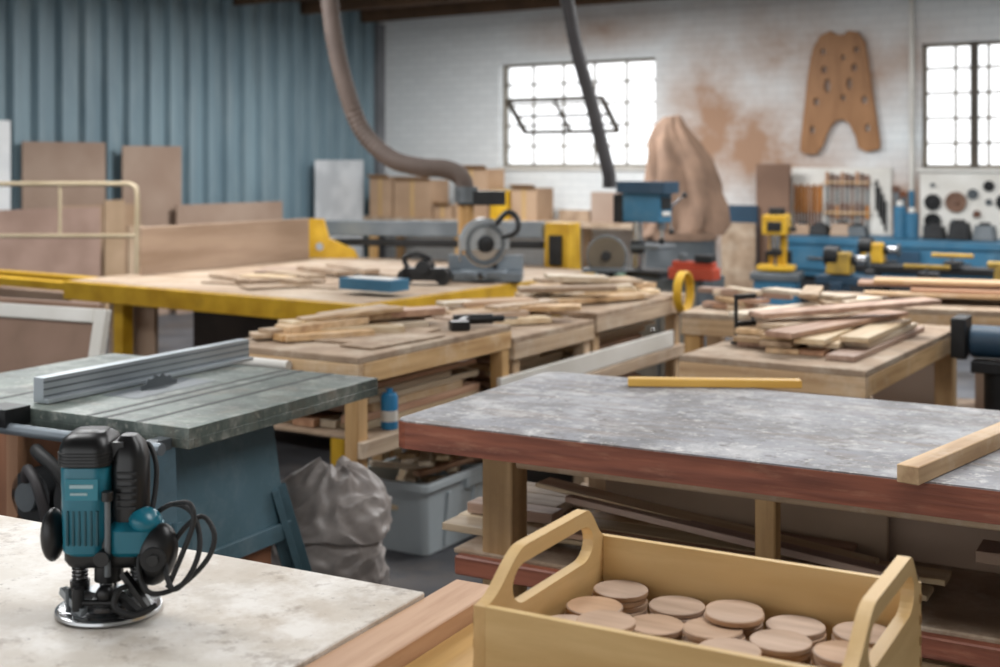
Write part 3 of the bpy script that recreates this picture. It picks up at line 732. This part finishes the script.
b=B('chisel_tool_board')
u0,z0=bw(793,240);u1,z1=bw(892,168)
b.br(u0,u1,-.03,-.002,z0,z1,white)
h=mat('chisel_handle','B87A3A','98602B',.4,island=.3); h2=mat('chisel_handle_dark','76452C','5E3824',.4,island=.3)
for k in range(9):
    u,z=bw(797+k*3.2,184+(k%2)*2); b.cyl((u,-.05,z-.28),(u,-.05,z),.014,h); b.cyl((u,-.05,z-.50),(u,-.05,z-.28),.009,h2)
for r_ in range(2):
    for k in range(9):
        u,z=bw(829+k*5.0,172+r_*30+(k%3)*1.5); b.cyl((u,-.05,z-.14),(u,-.05,z),.016,h2 if (k+r_)%3 else h); b.cyl((u,-.05,z-.30),(u,-.05,z-.14),.011,h2 if k%2 else steel)
for zz in (182,212):
    u,z=bw(826,zz); u2,_=bw(872,zz); b.br(u,u2,-.07,-.03,z-.012,z+.008,woodU)
for k in range(4):
    u,z=bw(878+k*3,180+k*7); b.cyl((u,-.05,z-.3),(u,-.05,z),.012,blkm)
room(b)
b=B('hanging_hand_saws')
for k,px in enumerate((897,904)):
    u,z=bw(px,186+k*5); b.br(u-.03,u+.03,-.04,-.02,z-.06,z,h2); b.add([(u-.03,-.03,z-.06),(u+.03,-.03,z-.06),(u+.01,-.03,z-.42),(u-.01,-.03,z-.42)],[(0,1,2,3)],steel)
room(b)
b=B('pulley_tool_board')
u0,z0=bw(921,237);u1,z1=bw(1035,171)
b.br(u0,u1,-.03,-.002,z0,1.47,white)
for x,y,r_,m_ in [(957,202,.10,mat('pulley_brown','7E5F4C','6A4E3F',.6)),(934,202,.08,blkm),(934,221,.08,blkm),(955,222,.03,steel),(974,194,.05,steel),(990,186,.05,blkm),(990,202,.03,steel),(978,214,.035,h2),(934,185,.02,steel),(1006,202,.08,blkm),(1010,222,.06,steel)]:
    u,z=bw(x,y); M=Matrix.Translation((u,-.03,z))@Matrix.Rotation(math.radians(90),4,'X')
    b.lathe([(0,0),(r_,0),(r_,.025),(r_*.7,.025),(r_*.6,.015),(r_*.3,.015),(r_*.25,.04),(0,.04)],m_,M,28)
for k in range(12):
    u,z=bw(925+k*6.5,231+(k%2)*3); b.cyl((u,-.04,z-.05),(u,-.04,z+.06),.009,[steel,h2,blkm][k%3])
room(b)
ua=bw(788,0,.7)[0]; ub=ua+3.4
b=B('blue_steel_workbench')
b.br(ua,ub,-.95,-.1,.80,.86,bluem); b.br(ua+.02,ub,-.93,-.9,.5,.8,bluem)
for k in range(5):
    x=ua+.1+k*.66; b.br(x,x+.6,-.955,-.93,.56,.77,dblue if k%2 else bluem); b.br(x+.2,x+.4,-.975,-.955,.66,.68,chrome)
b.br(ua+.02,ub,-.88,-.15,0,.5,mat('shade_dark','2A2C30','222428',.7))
for x in (ua+.04,(ua+ub)/2,ub-.04): b.br(x-.04,x+.04,-.94,-.86,0,.5,bluem)
room(b,bevel=.004)
b=B('bench_items'); random.seed(4)
for i,(px,hh,m_) in enumerate([(803,.1,cardb),(820,.1,blkm),(842,.12,cardb),(858,.1,steel),(900,.3,bluem),(912,.24,bluem),(935,.12,blkm),(960,.16,blkm),(985,.14,steel)]):
    u=bw(px,0,.5)[0]
    if i in (4,5): b.cyl((u,-.5,.861),(u,-.5,.861+hh),.06,m_); b.cyl((u,-.5,.861+hh),(u,-.5,.861+hh+.05),.03,white)
    else: b.box((u,-.5,.861+hh/2),(.2,.16,hh),m_,taper=.8); b.cyl((u-.05,-.5,.86+hh),(u+.05,-.5,.86+hh),.03,blkm)
room(b,bevel=.008)
b=B('yellow_mortising_machine')
b.box((0,0,.3),(.34,.34,.6),bluem); b.box((0,0,.63),(.4,.36,.06),steel); b.box((0,.08,.9),(.14,.14,.5),ylw)
b.box((0,-.02,1.06),(.2,.28,.16),ylw); b.cyl((0,0,1.12),(0,0,1.2),.07,blkm); b.cyl((0,-.1,.86),(0,-.1,.98),.04,chrome); b.cyl((0,-.1,.72),(0,-.1,.86),.012,steel)
b.box((0,-.165,1.05),(.12,.01,.08),blk); b.cyl((.10,0,1.02),(.16,0,1.02),.02,blk); b.cyl((.15,0,1.02),(.15,-.22,1.1),.009,chrome); b.box((0,-.02,.7),(.3,.22,.04),ylw); b.box((0,.1,.78),(.22,.05,.1),blk)
b.box((0,-.08,.83),(.1,.12,.05),blk)
b.done((D(777,0,10.9).x,10.9,0),-20,bevel=.01)
def lathe_m(px,Y,c1,c2,rz=-34):
    b=B('wood_lathe')
    b.box((0,-.05,.78),(1.5,.04,.06),c1); b.box((0,.07,.78),(1.5,.04,.06),c1)
    for x in (-.6,.6): b.box((x,0,.39),(.1,.3,.76),c1,taper=.75); b.box((x,0,.02),(.16,.42,.04),blkm)
    b.box((-.6,.01,.895),(.17,.14,.15),c2,taper=.85); b.cyl((-.6,-.0,.94),(-.70,.0,.94),.07,blkm); b.cyl((-.49,.01,.92),(-.40,.01,.92),.03,chrome); b.cyl((-.42,.01,.92),(-.4,.01,.92),.05,steel)
    b.cyl((-.52,.01,.92),(-.48,.01,.92),.035,blkm)
    b.box((.45,.01,.86),(.1,.09,.09),c2,taper=.8); b.cyl((.36,.01,.92),(.56,.01,.92),.025,c2); b.cyl((.56,.01,.92),(.58,.01,.92),.05,blkm)
    b.box((0,-.05,.84),(.12,.16,.04),blkm); b.cyl((0,-.1,.84),(0,-.1,.89),.012,steel); b.box((0,-.1,.90),(.3,.015,.03),c2)
    b.box((-.6,.2,.55),(.2,.16,.2),blkm)
    b.done((D(px,0,Y).x,Y,0),rz,bevel=.008)
lathe_m(955,9.6,blkm,ylw,-30)
lathe_m(930,8.6,dblue,ylwd,-30)
# ---------------- mid-right benches ----------------
b=B('timber_workbench')
b.br(-.72,0,0,1.45,.825,.85,chip); b.br(-.72,0,0,.04,.75,.825,woodU); b.br(-.04,0,.04,1.45,.75,.825,woodV); b.br(-.72,-.68,.04,1.45,.75,.825,woodV); b.br(-.68,-.04,1.41,1.45,.75,.825,woodU)
for x in (-.05,-.67):
    for y in (.05,1.4): b.br(x-.04,x+.04,y-.04,y+.04,0,.75,woodZ)
b.br(-.7,-.02,.07,1.4,.2,.22,chip); b.br(-.7,-.02,.04,.07,.14,.22,woodU)
b.done((1.30,4.62,0),-32,bevel=.003)
b=B('stacked_planks'); random.seed(33)
wid=[(-.56,.12),(-.42,.13),(-.28,.12),(-.15,.11)]
for l in range(4):
    for k,(x,ww) in enumerate(wid):
        if l==3 and k in (0,3): continue
        ln=random.uniform(.7,1.05)
        b.box((x+random.uniform(-.02,.02),.72+random.uniform(-.1,.1),.862+l*.024),(ww,ln,.021),random.choice([paleV,pinkV,woodV]),rz=random.uniform(-4,4)+(-10 if l==3 else 0))
b.box((-.5,.85,.968),(.1,.8,.02),paleV,rz=-28,rx=2); b.box((-.3,.75,.985),(.12,.85,.02),pinkV,rz=-40,rx=2); b.box((-.52,1.05,.985),(.09,.5,.02),woodV,rz=35)
b.box((-.55,1.0,1.008),(.1,.45,.018),paleV,rz=70); b.box((-.5,.9,1.028),(.08,.4,.018),woodV,rz=15)
b.done((1.30,4.62,0),-32,bevel=.002)
b=B('under_bench_timber'); stack(b,-.62,-.1,.12,1.3,.222,.5,[pinkV,woodV,chip],jit=.15); b.done((1.30,4.62,0),-32)
b=B('trestle_table')
b.br(0,2.6,0,.7,.83,.86,chip); b.br(0,2.6,0,.04,.77,.83,woodU); b.br(0,.04,.04,.7,.77,.83,woodV)
for x in (.08,1.3,2.5):
    for y in (.06,.64): b.br(x-.035,x+.035,y-.035,y+.035,0,.77,woodZ)
b.br(0.05,2.5,.1,.6,.3,.32,chip)
tp=W(800,300,.86); b.done((tp.x,tp.y-.2,0),-20,bevel=.003)
b=B('long_boards'); random.seed(8)
for i in range(6): b.box((1.1+random.uniform(-.2,.3),.35+random.uniform(-.15,.15),.862+.009+i*.018),(random.uniform(1.2,1.9),random.uniform(.1,.25),.016),random.choice([pinkU,woodU,chip,paleU]),rz=random.uniform(-5,5))
b.done((tp.x,tp.y-.2,0),-20)
b=B('under_table_crates')
for x in (.3,.8,1.4,1.9): b.br(x,x+.35,.2,.5,.322,.322+random.uniform(.2,.4),random.choice([mdf,pinkU,cardb,blkm]))
b.done((tp.x,tp.y-.2,0),-20)
b=B('side_bench')
b.br(0,.5,0,.5,.82,.85,chip); b.br(0,.5,0,.04,.74,.82,woodU)
for x in (.05,.45):
    for y in (.06,.45): b.br(x-.04,x+.04,y-.04,y+.04,0,.74,woodZ)
b.br(0.02,.48,.05,.45,.35,.37,woodU)
sp_=W(681,312,.85); b.done((sp_.x,sp_.y,0),-25,bevel=.003)
b=B('timber_offcuts'); scraps(b,.15,.35,.15,.35,.852,12,[paleU,woodU,pinkU,paleV],L=(.2,.4),w=(.05,.1),layer=.03,rz=40); b.done((sp_.x,sp_.y,0),-25)
b=B('bar_clamp')
b.cyl((0,0,0),(0,0,.2),.008,blkm); b.beam((0,0,.19),(.1,0,.19),.02,.02,blkm); b.beam((0,0,.08),(.1,0,.08),.02,.02,blkm); b.cyl((.09,0,.02),(.09,0,.12),.008,steel); b.cyl((.09,0,.0),(.09,0,.03),.014,dblue); b.box((.05,0,.005),(.13,.03,.01),blkm)
p=W(736,344,.85); b.done((p.x,p.y,.851),30)
b=B('pedestal_grinder')
b.cyl((0,0,0),(0,0,.03),.17,blkm); b.cyl((0,0,.03),(0,0,.70),.07,blkm); b.box((0,0,.72),(.22,.18,.05),blkm); b.cyl((-.12,0,.82),(.12,0,.82),.07,dblue)
for x in (-.16,.16): b.cyl((x-.02,0,.82),(x+.02,0,.82),.085,steel); b.box((x,-.02,.84),(.06,.17,.17),blkm)
b.done((2.14,5.55,0),-30,bevel=.004)
b=B('floor_scrap_pile'); random.seed(77)
scraps(b,-.3,.3,-.25,.25,.002,40,[pinkU,woodU,paleU,mdf],L=(.2,.5),w=(.05,.12),layer=.05,tilt=14)
b.done((2.0,7.8,0))

# ---------------- left wall boards ----------------
def lboard(name,pa,pb,ytop,m,off,th=.02,bottom=0.0):
    t0,z0=lw(pa,ytop,off); t1,z1=lw(pb,ytop,off)
    b=B(name); b.br(off-th/2,off+th/2,-max(t0,t1),-min(t0,t1),bottom,(z0+z1)/2,m); room(b,bevel=.002)
lboard('hardboard_sheet',22,105,142,mdf,.14)
lboard('hardboard_sheet',122,181,146,mdf,.18)
lboard('hardboard_sheet',176,282,203,mdf,.28)
lboard('hardboard_sheet',60,140,205,mat('ply_tan','B0947A','A08468',.7),.42)
lboard('hardboard_sheet',-40,100,209,mat('hardboard_pink','A58A7C','957B6D',.75),1.0)
lboard('hardboard_sheet',104,124,200,mat('ply_tan2','B3987C','A3896C',.7),.8)
lboard('hardboard_sheet',128,144,226,mat('ply_tan3','C3AC92','B39A80',.7),.7)
lboard('white_panel',315,363,160,mat('marble_panel','D0D4D7','B2B7BB',.4,scale=2.5,contrast=(.4,.6)),.22)
lboard('roll_up_panel',-30,10,120,mat('bright_panel','F2F5F6','E8ECEE',.5),.1)
b=B('tubular_frame'); tm=mat('cream_tube','B5A68C','A39478',.5)
Yf=9.4
def T(px,py): return D(px,py,Yf-(px/140)*.3)
pts=[T(137,262),T(137,230),T(137,195),T(132,185),T(110,184),T(40,184),T(-20,184)]
b.tube(pts,.018,tm,sub=4)
b.tube([T(-20,236),T(60,236),T(137,236)],.015,tm,sub=4); b.tube([T(60,184),T(60,236)],.012,tm,sub=3)
for px in (137,-20):
    q=T(px,236); b.cyl((q.x,q.y,0),(q.x,q.y,q.z),.018,tm)
b.done()
b=B('leaning_window_frame')
for (x0,x1,z0,z1) in [(0,.06,0,1),(.7,.76,0,1),(0.06,.7,.94,1),(0.06,.7,0,.06),(0.06,.7,.48,.53)]: b.br(x0,x1,0,.04,z0,z1,white)
b.br(.06,.7,.015,.025,.06,.94,mat('brown_backing','8A7060','7A6252',.6))
o=b.done((-2.42,5.55,0.0),-25,bevel=.004); o.rotation_euler=(math.radians(-12),0,math.radians(-25))
b=B('stacked_doors'); random.seed(2)
for k in range(5): b.box((0,k*.06,.4+.015*k),(.8,.035,.8+.03*k),random.choice([pinkU,mdf,ply]))
b.done((-2.35,6.1,0),-25,bevel=.003)

# ---------------- lights ----------------
def area(i,loc,sx,sy,pw,col=(1,1,1),rot=(0,0,0)):
    n='fill_light' if i==0 else 'fill_light.%03d'%i
    l=bpy.data.lights.new(n,'AREA'); l.shape='RECTANGLE'; l.size=sx; l.size_y=sy; l.energy=pw; l.color=col
    o=bpy.data.objects.new(n,l); bpy.context.scene.collection.objects.link(o); o.location=loc; o.rotation_euler=[math.radians(a) for a in rot]
for i,(x,y,p) in enumerate([(-2.2,3.5,76),(1.2,2.2,56),(-2.6,8.0,135),(2.2,6.2,100),(-.2,12.2,235),(4.6,8.4,140),(2.4,9.8,90)]):
    area(i,(x,y,3.25),2.0,.9,p,(1,1,1),(0,0,-32))  # added fill lights below the ceiling, out of view, to brighten the room
w=bpy.data.worlds.new('sky'); bpy.context.scene.world=w; w.use_nodes=True
w.node_tree.nodes['Background'].inputs[0].default_value=(.97,.985,1,1); w.node_tree.nodes['Background'].inputs[1].default_value=1.9

cd=bpy.data.cameras.new('camera'); co=bpy.data.objects.new('camera',cd); bpy.context.scene.collection.objects.link(co)
cd.sensor_width=36; cd.lens=F*36/1000; cd.shift_y=-(333.5-YH)/1000; co.location=(0,0,H); co.rotation_euler=(math.radians(90),0,0)
cd.dof.use_dof=True; cd.dof.focus_distance=2.5; cd.dof.aperture_fstop=3.6; cd.clip_end=100
bpy.context.scene.camera=co
bpy.context.scene.view_settings.view_transform='Standard'
